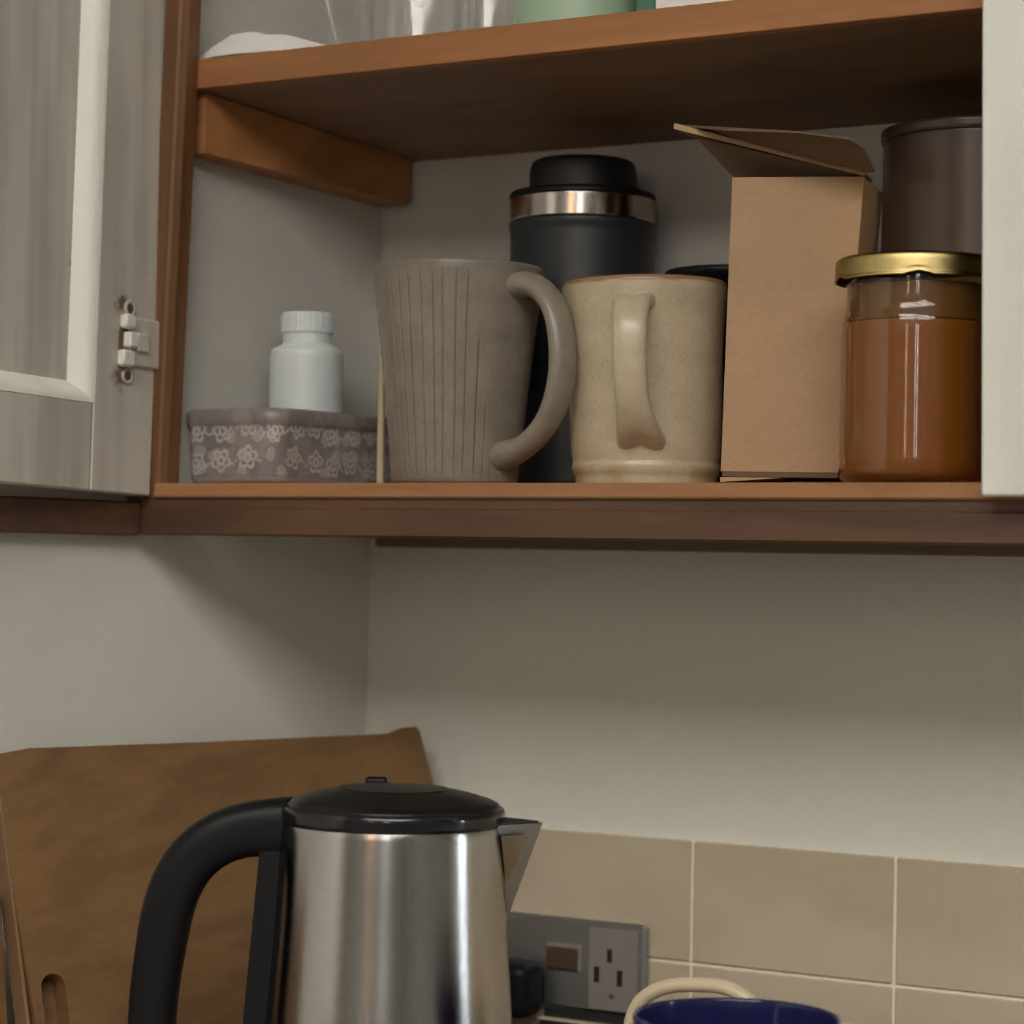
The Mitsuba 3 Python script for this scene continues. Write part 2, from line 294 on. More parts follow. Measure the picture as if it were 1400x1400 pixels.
m = mould(sec, RH, DH - RH, 1, 1); put('cupboard__door__moulding', door_frame(xform(m, lambda v: v + [SW, 0, 0])), 'm_moulding', 40)
m = mould(sec, SW, DW - SW, 1, 1); put('cupboard__door__moulding', door_frame(xform(m, lambda v: np.stack([v[:, 1], v[:, 0] + RH, v[:, 2]], 1))), 'm_moulding', 40)
m = mould(sec, RH, DH - RH, 1, 1); put('cupboard__door__moulding', door_frame(xform(m, lambda v: np.stack([DW - SW - v[:, 0], v[:, 1], v[:, 2]], 1))), 'm_moulding', 40)
m = mould(sec, SW, DW - SW, 1, 1); put('cupboard__door__moulding', door_frame(xform(m, lambda v: np.stack([v[:, 1], DH - RH - v[:, 0], v[:, 2]], 1))), 'm_moulding', 40)
# hinge: painted-over plate, folded knuckles with a slot, cover square and two rusty screws
hz = .137
put('cupboard__door__hinge_plate', dbox(-.007, .042, hz - .0225, hz + .0215, 0, .0045, .0015), 'm_hinge', 30, label='painted-over hinge plate')
for kb in ((.039, .0535, hz + .0095, hz + .0225), (.039, .0555, hz - .0245, hz - .0095)): put('cupboard__door__hinge_knuckle', dbox(*kb, .0005, .0095, .0018), 'm_hinge_edge', 40)
put('cupboard__door__hinge_slot', dbox(.040, .0530, hz - .0094, hz + .0094, .0002, .0020), 'm_rust')
put('cupboard__door__hinge_tongue', dbox(.0365, .0480, hz - .0070, hz + .0070, .0005, .0100, .0015), 'm_hinge_edge')
put('cupboard__door__hinge_cover', dbox(.0195, .0345, hz - .0095, hz + .0075, .004, .0085, .0012), 'm_hinge')
for h0, h1 in ((hz + .022, hz + .054), (hz - .062, hz - .024)): put('cupboard__door__hinge_leaf', dbox(-.0105, -.0006, h0, h1, -.010, -.0075, .0006), 'm_hinge')
for h in (hz + .0285, hz - .0320):
    d = trimesh.creation.torus(.0058, .0018, major_sections=24, minor_sections=10); d.apply_translation([.040, h, .001])
    c = trimesh.creation.cylinder(.0045, .003, sections=20); c.apply_translation([.040, h, .0006])
    put('cupboard__door__screw', door_frame(d), 'm_hinge', 40, label='screw head in a rust stain')
    put('cupboard__door__screw_hole', door_frame(c), 'm_rust')
# right door, closed
name('cupboard__door_001', 'closed right door in cream white paint')
for k, b in (('stile', (.7625, .845, ZT)), ('stile', (1.45, 1.5415, ZT))): put('cupboard__door_001__' + k, lean(box(b[0], b[1], -.3355, -.3135, .3105, b[2], .0015), -.013), 'm_door_white')
for z0, z1 in ((.3105, .40), (1.06, ZT)): put('cupboard__door_001__rail', lean(box(.845, 1.45, -.3355, -.3135, z0, z1, .0015), -.013), 'm_door_white')
put('cupboard__door_001__panel', lean(box(.842, 1.453, -.3300, -.3200, .397, 1.063), -.013), 'm_door_white')

# ---------------------------------------------------------------- things on the lower shelf
ZS = .3217
def speckle(v, c, amt=.18, spots=.03, seed=1):
    n1 = meshkit.fbm(v * 60, 3, seed)[:, None]; n2 = meshkit.noise(v * 900, seed + 5)[:, None]; r = rng.random((len(v), 1))
    col = np.array(c) * (1 + amt * (n1 - .5) * 1.6 + .14 * (n2 - .5))
    return np.where(r < spots, col * .72, col)
# grey ribbed mug
gx, gy = .2344, -.2150
def grey_mug():
    Ht, zb = .1955, ZS
    prof = [(0, zb + .001), (.048, zb + .001), (.0515, zb), (.0560, zb + .003), (.0575, zb + .010), (.0600, zb + .04), (.0665, zb + .10), (.0735, zb + .16), (.0770, zb + Ht - .008), (.0768, zb + Ht - .002), (.0745, zb + Ht), (.0722, zb + Ht - .002), (.0712, zb + Ht - .01), (.067, zb + .14), (.058, zb + .05), (.052, zb + .014), (.04, zb + .008), (0, zb + .008)]
    prof = [(r * .985, z) for r, z in prof]
    p = resample(fillet(prof, .01, 4), .0022); n = 900
    outer = np.zeros(len(p)); k = np.argmax(p[:, 1]); outer[:k] = 1
    th = np.linspace(0, 2 * math.pi, n, endpoint=False)
    r = np.random.default_rng(3); K = 42; cen = (np.arange(K) + r.uniform(-.13, .13, K)) * 2 * math.pi / K; dep = r.uniform(.55, 1, K); top = r.uniform(.0, 1, K)
    thg, zg = np.meshgrid(th, p[:, 1]); g = np.zeros_like(thg)
    vdir = math.atan2(CAM[1] - gy, CAM[0] - gx)
    for c, d, t in zip(cen, dep, top):
        w = (thg - c - .003 * np.sin((zg - zb) * 40 + c * 7) + math.pi) % (2 * math.pi) - math.pi
        rel = (c - vdir + math.pi) % (2 * math.pi) - math.pi                       # the cuts thin out round to one side
        z1 = zb + .188 if rel < .12 else zb + (.188 - .16 * min(1, (rel - .12) / .45))
        fade = np.clip((z1 - zg) / .012, 0, 1) * np.clip((zg - zb - .004) / .01, 0, 1)
        g = np.maximum(g, d * fade * np.exp(-(w / .0085) ** 2))
    g *= outer[:, None]
    wave = .0004 * np.sin(thg * 9) * outer[:, None]
    rr = np.maximum(p[:, :1] - .0013 * g + wave, 1e-5)
    P = np.stack([gx + rr * np.cos(thg), gy + rr * np.sin(thg), zg], -1)
    P[..., 2] += np.clip((zg - zb) / Ht, 0, 1) * -.028 * (P[..., 0] - gx) * .35     # a slightly uneven rim
    m = grid_mesh(P); v = m.vertices
    col = speckle(v, (.218, .187, .148), .20, .03)
    col = col * (1 - .62 * g.reshape(-1, 1)) + np.array((.045, .030, .018)) * .62 * g.reshape(-1, 1)
    band = np.clip((v[:, 2:] - (zb + Ht - .016)) / .012, 0, 1); col = col * (1 - .18 * band)
    return m, np.clip(col, 0, 1)
m, c = grey_mug()
name('mug', 'tall grey stoneware mug with vertical incised lines, left of the cream mug', 'mug')
put('mug__body', m, 'm_vertex_stone', True, color=c)
def handle(key, pts, wid, thk, up, colr, bs, n=40, m=110, e=2.0, mod=None, seed=2):
    h = sweep(pts, wid, thk, n, up, e, m, mod); put(key, h, bs, True, color=np.clip(speckle(h.vertices, colr, .15, .0, seed), 0, 1))
va = math.atan2(CAM[1] - gy, CAM[0] - gx)                                       # towards the camera
ha = va + math.radians(46); hd = np.array([math.cos(ha), math.sin(ha), 0]); hb = np.array([-math.sin(ha), math.cos(ha), 0])
hp = lambda r, z: np.array([gx, gy, 0]) + hd * r * .985 + np.array([0, 0, ZS + z * .985])
handle('mug__handle', [hp(.066, .174), hp(.086, .177), hp(.110, .163), hp(.1245, .130), hp(.125, .090), hp(.110, .056), hp(.086, .036), hp(.055, .027)], [.034, .029, .028, .029, .028, .026, .026, .032], [.024, .020, .018, .019, .020, .019, .020, .026], hb, (.222, .190, .150), 'm_vertex_stone')
# cream mug
cx, cy = .3930, -.1650
def cream_mug():
    Ht, zb = .1795, ZS
    prof = [(0, zb + .002), (.055, zb + .002), (.0575, zb), (.0605, zb + .002), (.0612, zb + .010), (.0635, zb + .014), (.0640, zb + .019), (.0628, zb + .022), (.0642, zb + .030), (.0655, zb + .06), (.0665, zb + .11), (.0690, zb + .15), (.0712, zb + Ht - .008), (.0712, zb + Ht - .003), (.0692, zb + Ht), (.0668, zb + Ht - .003), (.066, zb + Ht - .02), (.060, zb + .06), (.055, zb + .014), (.045, zb + .008), (0, zb + .008)]
    prof = [(r * 1.012, z) for r, z in prof]
    p = resample(fillet(prof, .006, 4), .002); n = 640
    P0 = lathe(p, cx, cy, n, lambda th, z, r, i: .0006 * np.sin(3 * th + 1) * (r > .02))
    v = P0.vertices.copy(); rel = np.clip((v[:, 2] - zb) / Ht, 0, 1)
    v[:, 2] += rel * .05 * (v[:, 0] - cx) * .5; v[:, 0] += .0058 * (1 - rel)
    m = trimesh.Trimesh(v, P0.faces, process=False)
    col = speckle(v, (.460, .385, .265), .18, .02, 4)
    rimz = zb + Ht + .025 * (v[:, 0] - cx)
    rim = np.clip((v[:, 2] - (rimz - .0058 + .002 * (meshkit.noise(v * 70, 3) - .5))) / .0015, 0, 1)[:, None]
    col = col * (1 - rim) + np.array((.27, .15, .07)) * rim
    ft = np.clip(1 - (v[:, 2] - zb - .016) / .006, 0, 1)[:, None] * np.clip((meshkit.fbm(v * 45, 3, 8)[:, None] - .42) * 6, 0, 1)
    col = col * (1 - .55 * ft) + np.array((.33, .20, .10)) * .55 * ft
    return m, np.clip(col, 0, 1)
m, c = cream_mug()
name('mug_001', 'cream glazed mug with a bare brown rim, its handle facing forward', 'mug')
put('mug_001__body', m, 'm_vertex_cream', True, color=c)
va = math.atan2(CAM[1] - cy, CAM[0] - cx); ha = va - math.radians(5); hd = np.array([math.cos(ha), math.sin(ha), 0]); hb = np.array([-math.sin(ha), math.cos(ha), 0])
hp = lambda r, z, s=0: np.array([cx, cy, 0]) + hd * r * 1.012 + hb * s + np.array([0, 0, ZS + z * 1.015])
def lobes(s, a):
    """At both ends the strap flares into two lobes with a thumb groove between them."""
    end = np.exp(-((s) / .20) ** 2) + np.exp(-((1 - s) / .22) ** 2)
    return 1 - .62 * np.clip(end, 0, 1) * (np.abs(np.sin(a)) ** 5)
handle('mug_001__handle', [hp(.060, .152, -.002), hp(.077, .1545, -.002), hp(.0955, .143, -.002), hp(.103, .115, -.002), hp(.100, .08, .0), hp(.088, .055, .003), hp(.073, .0425, .005), hp(.055, .038, .006)], [.040, .0335, .0300, .0290, .0285, .0280, .0280, .029, .034, .040, .043], [.024, .019, .014, .0125, .0125, .013, .015, .020, .028], hb, (.47, .395, .275), 'm_vertex_cream', 56, 130, 2.3, lobes, 6)
# black flask
fx, fy = .2820, -.0760
name('vacuum_flask', 'black vacuum flask with a polished steel band, behind the two mugs', 'flask')
zb = ZS
put('vacuum_flask__body', lathe(resample(fillet([(0, zb), (.059, zb), (.0640, zb + .006), (.0652, zb + .05), (.0662, zb + .2), (.0667, .560), (.0682, .5660), (.0682, .5697), (.064, .5707), (.0, .5707)], .004), .006), fx, fy, 128), 'm_black_powder', 35)
put('vacuum_flask__steel_band', lathe(resample(fillet([(.054, .5705), (.0672, .5705), (.0677, .5715), (.0677, .5912), (.0672, .5919), (.054, .5919)], .0008), .004), fx, fy, 160), 'm_steel_band', 35)
put('vacuum_flask__collar', lathe(resample(fillet([(.052, .5917), (.0676, .5917), (.0684, .5927), (.0682, .5960), (.066, .5985), (.052, .5985)], .0018), .004), fx, fy, 128), 'm_black_plastic', 35)
put('vacuum_flask__cap', lathe(resample(fillet([(.0, .5980), (.0492, .5980), (.0497, .600), (.0500, .618), (.0482, .6260), (.044, .629), (0, .630)], [0, 0, .001, .004, .006, .006, 0]), .003), fx, fy, 128), 'm_black_matte', 35)
# black pot with a lid behind the cream mug
px_, py_ = .4320, -.0665
name('canister', 'black lidded canister mostly hidden behind the cream mug and the box', 'canister')
put('canister__body', lathe(resample(fillet([(0, ZS), (.030, ZS), (.033, ZS + .006), (.033, .5030), (0, .5030)], .004), .008), px_, py_, 80), 'm_black_matte', 35)
put('canister__lid', lathe(resample(fillet([(0, .5025), (.0460, .5025), (.0605, .5135), (.0615, .5170), (.0600, .5205), (.04, .5220), (0, .5220)], .003), .006), px_, py_, 96), 'm_black_plastic', 35)
# cardboard box with a raised lid
name('cardboard_box', 'plain brown cardboard box with its lid raised, between cream mug and honey jar', 'box')
L0, R0 = np.array([.4999, -.2150]), np.array([.6016, -.1750]); ex = (R0 - L0); BW = np.linalg.norm(ex); ex /= BW; ey = np.array([-ex[1], ex[0]])
def bf(v):   # local (a across the front, d depth, z) to the scene
    v = np.asarray(v, float); s = (1 - .040 * np.clip((.5805 - v[:, 2]) / .25, 0, 1) * (v[:, 0] / BW)) 
    a = v[:, 0] - .0055 * (.5805 - v[:, 2]) / .25 - .012 * np.clip((.5805 - v[:, 2]) / .25, 0, 1) * v[:, 0] / BW + .17 * v[:, 1]
    return np.stack([L0[0] + a * ex[0] + v[:, 1] * ey[0], L0[1] + a * ex[1] + v[:, 1] * ey[1], v[:, 2]], 1)
BD, BZ0, BZ1, tk = .085, .3345, .5802, .0016
put('cardboard_box__front_panel', xform(box(0, BW, 0, tk, BZ0, BZ1, .0004), bf), 'm_card')
put('cardboard_box__side_panel', xform(box(BW - tk, BW, tk, BD, BZ0, BZ1 - .001), bf), 'm_card')
put('cardboard_box__side_panel', xform(box(0, tk, tk, BD, BZ0, BZ1 - .001), bf), 'm_card')
put('cardboard_box__back_panel', xform(box(0, BW, BD - tk, BD, BZ0, BZ1 + .001), bf), 'm_card')
put('cardboard_box__base_flap', xform(box(.001, BW - .001, .001, BD - .001, ZS + .0085, BZ0 + .0012, .0004), bf), 'm_card_shaded')
put('cardboard_box__base_flap', xform(xform(box(-.007, BW - .004, -.0015, BD, 0, .0017, .0004), lambda v: v + [0, 0, ZS + .0002]), bf), 'm_card_shaded', label='crushed flap under the box')
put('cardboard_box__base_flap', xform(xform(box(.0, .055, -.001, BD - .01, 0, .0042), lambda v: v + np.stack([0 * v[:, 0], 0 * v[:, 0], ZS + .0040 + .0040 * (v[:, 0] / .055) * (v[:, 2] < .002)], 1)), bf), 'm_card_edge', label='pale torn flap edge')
def sheet(q, t, nrm):
    """A flat polygon in space given a thickness."""
    q = np.asarray(q, float); n = len(q); nrm = np.asarray(nrm, float) / np.linalg.norm(nrm); v = np.vstack([q, q + nrm * t]); f = []
    for k in range(1, n - 1): f += [[0, k + 1, k], [n, n + k, n + k + 1]]
    for k in range(n): f += [[k, (k + 1) % n, n + (k + 1) % n], [k, n + (k + 1) % n, n + k]]
    m = trimesh.Trimesh(v, f, process=False)
    if m.volume < 0: m.invert()
    return m
lidq = bf([(BW, 0, .5806), (BW, .034, .5806), (-.046, .034, .6205), (-.050, .002, .6215)])
put('cardboard_box__lid', sheet(lidq, .0022, (.3, 0, 1)), 'm_card_shaded')
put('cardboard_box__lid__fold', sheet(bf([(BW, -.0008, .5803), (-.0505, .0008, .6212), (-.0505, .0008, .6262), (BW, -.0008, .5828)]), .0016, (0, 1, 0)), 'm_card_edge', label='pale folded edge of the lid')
put('cardboard_box__side_flap', sheet(bf([(-.0045, .034, .5830), (BW - .012, .034, .5830), (BW - .004, .006, .5822), (-.0335, .006, .6150)]), .0012, (0, 1, .5)), 'm_card_shaded', label='dark side flap under the lid')
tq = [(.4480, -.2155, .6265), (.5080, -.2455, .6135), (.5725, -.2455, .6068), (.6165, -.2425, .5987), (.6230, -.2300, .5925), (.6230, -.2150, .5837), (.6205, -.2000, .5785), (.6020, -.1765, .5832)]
put('cardboard_box__tuck_flap', sheet(tq, .0016, (0, 0, 1)), 'm_card_shaded', label='dark tuck flap with a rounded corner')
# honey jar
jx, jy = .6745, -.2400
name('honey_jar', 'glass jar of amber honey with a gold screw lid at the right door', 'jar')
zb = ZS
put('honey_jar__glass', lathe(resample(fillet([(0, zb), (.052, zb), (.0590, zb + .004), (.0608, zb + .014), (.0608, .4430), (.0600, .4500), (.0572, .4570), (.0562, .4660), (.0560, .4760), (.0560, .492)], [0, 0, .006, .01, .016, .012, .006, .002, 0]), .003), jx, jy, 128), 'm_jar_glass', True)
put('honey_jar__honey', lathe(resample(fillet([(0, zb + .003), (.050, zb + .003), (.0572, zb + .007), (.0593, zb + .016), (.0593, .4410), (.0585, .4480), (.056, .4480), (0, .4480)], [0, 0, .006, .01, .003, .001, .001, 0]), .003), jx, jy, 128), 'm_honey', 35)
put('honey_jar__honey_smear', lathe(resample(fillet([(.0, .4481), (.0584, .4481), (.0562, .4570), (.0552, .4660), (.0550, .4740), (.0550, .4780), (.0, .4780)], .003), .003), jx, jy, 128), 'm_honey_smear', 35, label='darker smeared honey round the neck')
lidp = resample(fillet([(.0, .4998), (.060, .4998), (.0640, .4978), (.0647, .4945), (.0647, .4838), (.0654, .4825), (.0654, .4812), (.0636, .4809), (.0626, .4930), (0, .4965)], [0, .002, .003, .002, .0008, .0008, .0004, .0006, .001, 0]), .0022)
def lid_scallop(th, z, r, i): return -.0006 * np.clip(1 - np.abs(((th * 5 / (2 * math.pi) + .45) % 1) - .5) / .16, 0, 1) * ((z < .4858) & (r > .06))
lm = lathe(lidp, jx, jy, 240, lid_scallop); 
th = np.arctan2(lm.vertices[:, 1] - jy, lm.vertices[:, 0] - jx); sc = np.clip(1 - np.abs((((th % (2 * math.pi)) * 5 / (2 * math.pi) + .45) % 1) - .5) / .14, 0, 1) ** .7
lm.vertices[:, 2] += .0028 * sc * (lm.vertices[:, 2] < .4858) * (np.hypot(lm.vertices[:, 0] - jx, lm.vertices[:, 1] - jy) > .06)
if lm.volume < 0: lm.invert()
put('honey_jar__lid', lm, 'm_brass', 50)
# dark tin behind the jar
tx, ty = .6720, -.0890
name('tin', 'tall dark brown cylindrical tin behind the honey jar', 'tin')
put('tin__body', lathe(resample(fillet([(0, ZS), (.080, ZS), (.0825, ZS + .004), (.0825, .616), (0, .616)], .002), .01), tx, ty, 128), 'm_dark_tin', 35)
put('tin__rim', lathe(resample(fillet([(.076, .6155), (.0835, .6155), (.0845, .6175), (.0845, .6235), (.0833, .6258), (.080, .6260), (.078, .618)], .0012), .003), tx, ty, 128), 'm_dark_tin', 35)
# patterned dish
name('dish', 'mauve grey rectangular dish with a white flower pattern at the left side', 'dish')
def flowers(p, n, uv):
    s, z = (p.x + p.y) / S, p.z / S
    base = mix((.26, .225, .215), (.20, .172, .168), smoothstep(.3, .7, fbm(s * 60, z * 60, 0, 3)))
    ink = mi.Float(0)
    for cell, off, pet, R in ((.0290, .25, 5.0, .40), (.0155, .37, 2.0, .40)):
        a, b = s / cell + off, z / cell + off * 2 + .15
        ia, ib = dr.floor(a), dr.floor(b)
        x, y = a - ia - .5 - (cell_rand(ia, ib, 3) - .5) * .25, b - ib - .5 - (cell_rand(ia, ib, 4) - .5) * .25
        r, t = dr.sqrt(x * x + y * y), dr.atan2(y, x) + cell_rand(ia, ib, 5) * 6.28
        ro = R * (.62 + .38 * dr.abs(dr.cos(t * pet * .5)))
        w = .034 if pet > 4 else .050
        k = dr.maximum(1 - smoothstep(w, w * 2.1, dr.abs(r - ro * .85)), 1 - smoothstep(w, w * 2, dr.abs(r - .12)))
        k = dr.maximum(k, (1 - smoothstep(.02, .06, dr.abs(y + .5 * x * x))) * smoothstep(.3, .4, r) * .8)
        ink = dr.maximum(ink, k * (.75 if pet > 4 else .5) * dr.select(cell_rand(ia, ib, 6) < (.92 if pet > 4 else .5), 1.0, 0.0))
    band = smoothstep(.3285, .3325, z) * (1 - smoothstep(.3735, .3765, z))
    ink = ink * band * (.55 + .45 * noise(s * 40, z * 40, 2)) + (1 - smoothstep(.324, .330, z)) * .25
    return mix(base, (.60, .545, .50), dr.clip(ink, 0, 1))
mat('m_dish', proc(flowers), .35)
def rrect(x0, x1, y0, y1, r, n=10):
    c = []
    for (ax, ay, s) in ((x1 - r, y1 - r, 0), (x0 + r, y1 - r, 90), (x0 + r, y0 + r, 180), (x1 - r, y0 + r, 270)):
        rr = r * .45 if 90 <= s <= 180 else r
        ax, ay = (ax - r + rr if 90 <= s <= 180 else ax), (ay + (rr - r if s == 180 else r - rr if s == 90 else 0))
        c += [(ax + rr * math.cos(math.radians(s + 90 * k / n)), ay + rr * math.sin(math.radians(s + 90 * k / n))) for k in range(n + 1)]
    return np.array(c)
def dish(x0, x1, y0, y1):
    rows = [(.010, ZS, .022), (.008, ZS + .0003, .022), (.004, ZS + .002, .022), (.0025, ZS + .006, .022), (.0010, .365, .022), (.0010, .3735, .022), (-.0002, .3755, .023), (-.0016, .3780, .024), (-.0020, .383, .024), (-.0012, .3885, .024), (.0002, .3905, .031), (.0040, .3895, .028), (.006, .384, .026), (.007, .374, .024), (.012, ZS + .012, .02), (.02, ZS + .008, .014)]
    R = []
    for inset, z, r in rows: q = rrect(x0 + inset, x1 - inset, y0 + inset, y1 - inset, max(r, .004)); R.append(np.c_[q, np.full(len(q), z)])
    P = np.array(R); c = P.mean(1, keepdims=True); P = np.concatenate([np.repeat(c[:1], P.shape[1], 1), P, np.repeat(c[-1:], P.shape[1], 1)])
    m = grid_mesh(P)
    if m.volume < 0: m.invert()
    return m
put('dish__bowl', xform(dish(.0, .1135, .0, .215), lambda v: np.stack([-.0250 + v[:, 0] * math.cos(.147) + v[:, 1] * math.sin(.147), -.2700 - v[:, 0] * math.sin(.147) + v[:, 1] * math.cos(.147), v[:, 2]], 1)), 'm_dish', 50)
# white pill bottle in the dish
bx, by = .0470, -.1800
name('pill_bottle', 'small white plastic pill bottle standing in the patterned dish', 'bottle')
zb = ZS + .0085
put('pill_bottle__body', lathe(resample(fillet([(0, zb), (.033, zb), (.0345, zb + .004), (.0345, .4455), (.0335, .4510), (.0250, .4550), (.0228, .4565), (.0228, .4675), (0, .4675)], [0, 0, .004, .008, .008, .003, .002, .001, 0]), .004), bx, by, 96), 'm_white_plastic', 40)
put('pill_bottle__cap', lathe(resample(fillet([(0, .4660), (.0238, .4660), (.0248, .4675), (.0248, .4830), (.023, .4862), (0, .487)], [0, .001, .001, .003, .003, 0]), .003), bx, by, 160, lambda th, z, r, i: .0003 * np.sign(np.sin(th * 40)) * (r > .0242)), 'm_white_plastic', 40)
st = sweep([(.1600, -.222, ZS), (.1595, -.222, ZS + .06), (.1585, -.222, ZS + .13), (.1575, -.222, .478)], [.0068, .0064, .0052, .003], [.0056, .0054, .0044, .0026], 12, (1, 0, 0), 3.0, 24)
put('wooden_stick', st, 'm_stick', 40, label='thin pale wooden stick standing between dish and grey mug', cat='stick')

# ---------------------------------------------------------------- things on the upper shelf
ZU = .7097
def cloth():
    P = []
    for i, s in enumerate(np.linspace(0, 1, 40)):
        row = []
        for t in np.linspace(0, 1, 26):
            y = -.275 + .11 * t; x = -.0180 + .120 * s + .16 * (y + .275)
            prof = np.interp(s, [0, .06, .2, .42, .5, .7, .86, 1], [.006, .024, .0325, .0345, .030, .026, .017, .001])
            e = min(1, 6 * min(t, 1 - t) + .02) ** .5
            row.append((x, y, prof * .85 * e * (.95 + .16 * (meshkit.noise(np.array([[s * 4, t * 4, .5]]))[0] - .5))))
        P.append(row)
    P = np.array(P); top = P.copy(); top[..., 2] += ZU + .001; bot = P.copy(); bot[..., 2] = ZU
    a, b = grid_mesh(top, False), grid_mesh(bot[:, ::-1], False)
    m = cat_(a, b); m.merge_vertices()
    if m.volume < 0: m.invert()
    return m
put('folded_cloth', cloth(), 'm_white_cloth', 60, label='white folded cloth lying at the left end of the upper shelf', cat='cloth')
gx2, gy2 = .1580, -.170
name('glass_jug', 'clear glass jug with a slanted handle on the upper shelf', 'jug')
put('glass_jug__body', lathe(resample(fillet([(0, ZU), (.048, ZU), (.055, ZU + .004), (.056, ZU + .02), (.060, ZU + .16), (.062, ZU + .19), (.060, ZU + .19), (.0575, ZU + .16), (.0525, ZU + .02), (.048, ZU + .010), (0, ZU + .009)], .004), .006), gx2, gy2, 96), 'm_clear_glass', True)
hd = -_r * np.array([1, 1, 0]); hd /= np.linalg.norm(hd)
hp = lambda r, z: np.array([gx2, gy2, ZU + z]) + hd * r
put('glass_jug__handle', sweep([hp(.056, .010), hp(.066, .014), hp(.085, .06), hp(.100, .12), hp(.09, .16), hp(.058, .17)], .014, .012, 16, (-hd[1], hd[0], 0)), 'm_clear_glass', True)
put('drinking_glass', lathe(resample(fillet([(0, ZU), (.026, ZU), (.030, ZU + .003), (.0335, ZU + .10), (.0320, ZU + .10), (.0285, ZU + .012), (0, ZU + .010)], .002), .006), .2600, -.215, 80), 'm_clear_glass', True, label='clear drinking glass between the jug and the green canister', cat='glass')
gcx, gcy = .3420, -.200
name('green_canister', 'pale green plastic canister standing on the upper shelf', 'canister')
put('green_canister__body', lathe(resample(fillet([(0, ZU), (.053, ZU), (.0565, ZU + .004), (.0575, ZU + .15), (0, ZU + .15)], .003), .008), gcx, gcy, 96), 'm_green_plastic', 35)
put('green_canister__lid', lathe(resample(fillet([(0, ZU + .149), (.060, ZU + .149), (.060, ZU + .17), (0, ZU + .17)], .003), .008), gcx, gcy, 96), 'm_green_plastic', 35)
name('carton', 'white carton with a dark green side, right of the green canister', 'carton')
cm = np.array([.4400, -.245]); ca = math.radians(12)
crt = lambda m: xform(m, lambda v: np.stack([cm[0] + v[:, 0] * math.cos(ca) - v[:, 1] * math.sin(ca), cm[1] + v[:, 0] * math.sin(ca) + v[:, 1] * math.cos(ca), v[:, 2]], 1))
put('carton__body', crt(box(.0005, .11, 0, .10, ZU, ZU + .2, .001)), 'm_white_card')
put('carton__green_band', crt(box(-.0165, .0005, .0, .10, ZU, ZU + .2, .001)), 'm_green_dark', label='dark green side of the carton')

# ---------------------------------------------------------------- on the worktop
ZW = -.2396
kx, ky = .3330, -.4570
KH = -_r * np.array([1, 1, 0]); KH /= np.linalg.norm(KH); KB = np.array([-KH[1], KH[0], 0])
kp = lambda a, z, b=0.0: np.array([kx, ky, z]) + KH * a + KB * b
name('kettle', 'brushed steel electric kettle with black handle and lid', 'kettle')
def kettle_body():
    p = resample(fillet([(0, -.2215), (.098, -.222), (.1035, -.220), (.1035, -.210), (.0965, -.110), (.0905, -.03), (.0868, .0480), (.0860, .0520), (.0845, .0525), (0, .0525)], [0, 0, .002, .01, .03, .03, .002, .001, 0, 0]), .006)
    n = 192; th = np.linspace(0, 2 * math.pi, n + 1)
    P = np.stack([kx + p[:, :1] * np.cos(th), ky + p[:, :1] * np.sin(th), np.repeat(p[:, 1:], n + 1, 1)], -1)
    m = grid_mesh(P, False); uv = np.stack([np.tile(th, (len(p), 1)), np.repeat(p[:, 1:], n + 1, 1)], -1).reshape(-1, 2)
    return m, uv
m, uv = kettle_body(); put('kettle__body', m, 'm_steel', True, uv=uv)
put('kettle__base', lathe(resample(fillet([(0, ZW), (.103, ZW), (.106, ZW + .003), (.106, ZW + .012), (.101, ZW + .018), (0, ZW + .018)], .003), .008), kx, ky, 96), 'm_black_plastic', 35)
put('kettle__collar', lathe(resample(fillet([(.070, .0505), (.0858, .0505), (.0872, .0530), (.0874, .0610), (.0862, .0640), (.080, .0650), (.070, .0640)], .0018), .003), kx, ky, 160), 'm_black_gloss', 35)
mat('m_lid', (.007, .007, .008), .28, specular=.3)
put('kettle__lid', lathe(resample(fillet([(0, .060), (.0825, .060), (.0838, .0655), (.079, .0690), (.060, .0748), (.0445, .0775), (.0430, .0785), (0, .0800)], [0, 0, .002, .006, .02, .002, .001, 0]), .003), kx, ky, 160), 'm_lid', 30)
put('kettle__lid__button', xform(trimesh.Trimesh(*(lambda q: (q.vert_properties[:, :3], q.tri_verts))(rbox(-.009, .009, -.006, .006, .0, .0075, .003).to_mesh())), lambda v: kp(0, 0)[None] * [1, 1, 0] + v[:, :1] * (-KH)[None] + v[:, 1:2] * KB[None] + np.array([0, 0, 1])[None] * (v[:, 2:] + .0735) - KH[None] * -.017 + np.array([-_w[0], -_w[1], 0])[None] * -.064), 'm_black_plastic', 35)
pxm = 3338.5 / 1.9
ka = lambda px: (538.5 - px) / pxm
kz = lambda py: .0681 - (py - 1095) / pxm
grip = [kp(ka(p), kz(q)) for p, q in ((400, 1133), (360, 1135), (310, 1147), (266, 1180), (240, 1228), (226, 1295), (217, 1370), (216, 1440), (228, 1510), (270, 1560), (345, 1575))]
def ridge(s, a): return 1 - .045 * np.exp(-((a - 1.1) / .10) ** 2) - .045 * np.exp(-((a - 2.04) / .10) ** 2) - .03 * np.exp(-((a + 1.57) / .14) ** 2)
put('kettle__handle', sweep(grip, [.040, .040, .041, .042, .042, .042, .042, .042, .042, .040, .040], [.046, .042, .041, .040, .039, .037, .036, .035, .035, .034, .034], 64, KB, 3.2, 90, ridge), 'm_black_plastic', True)
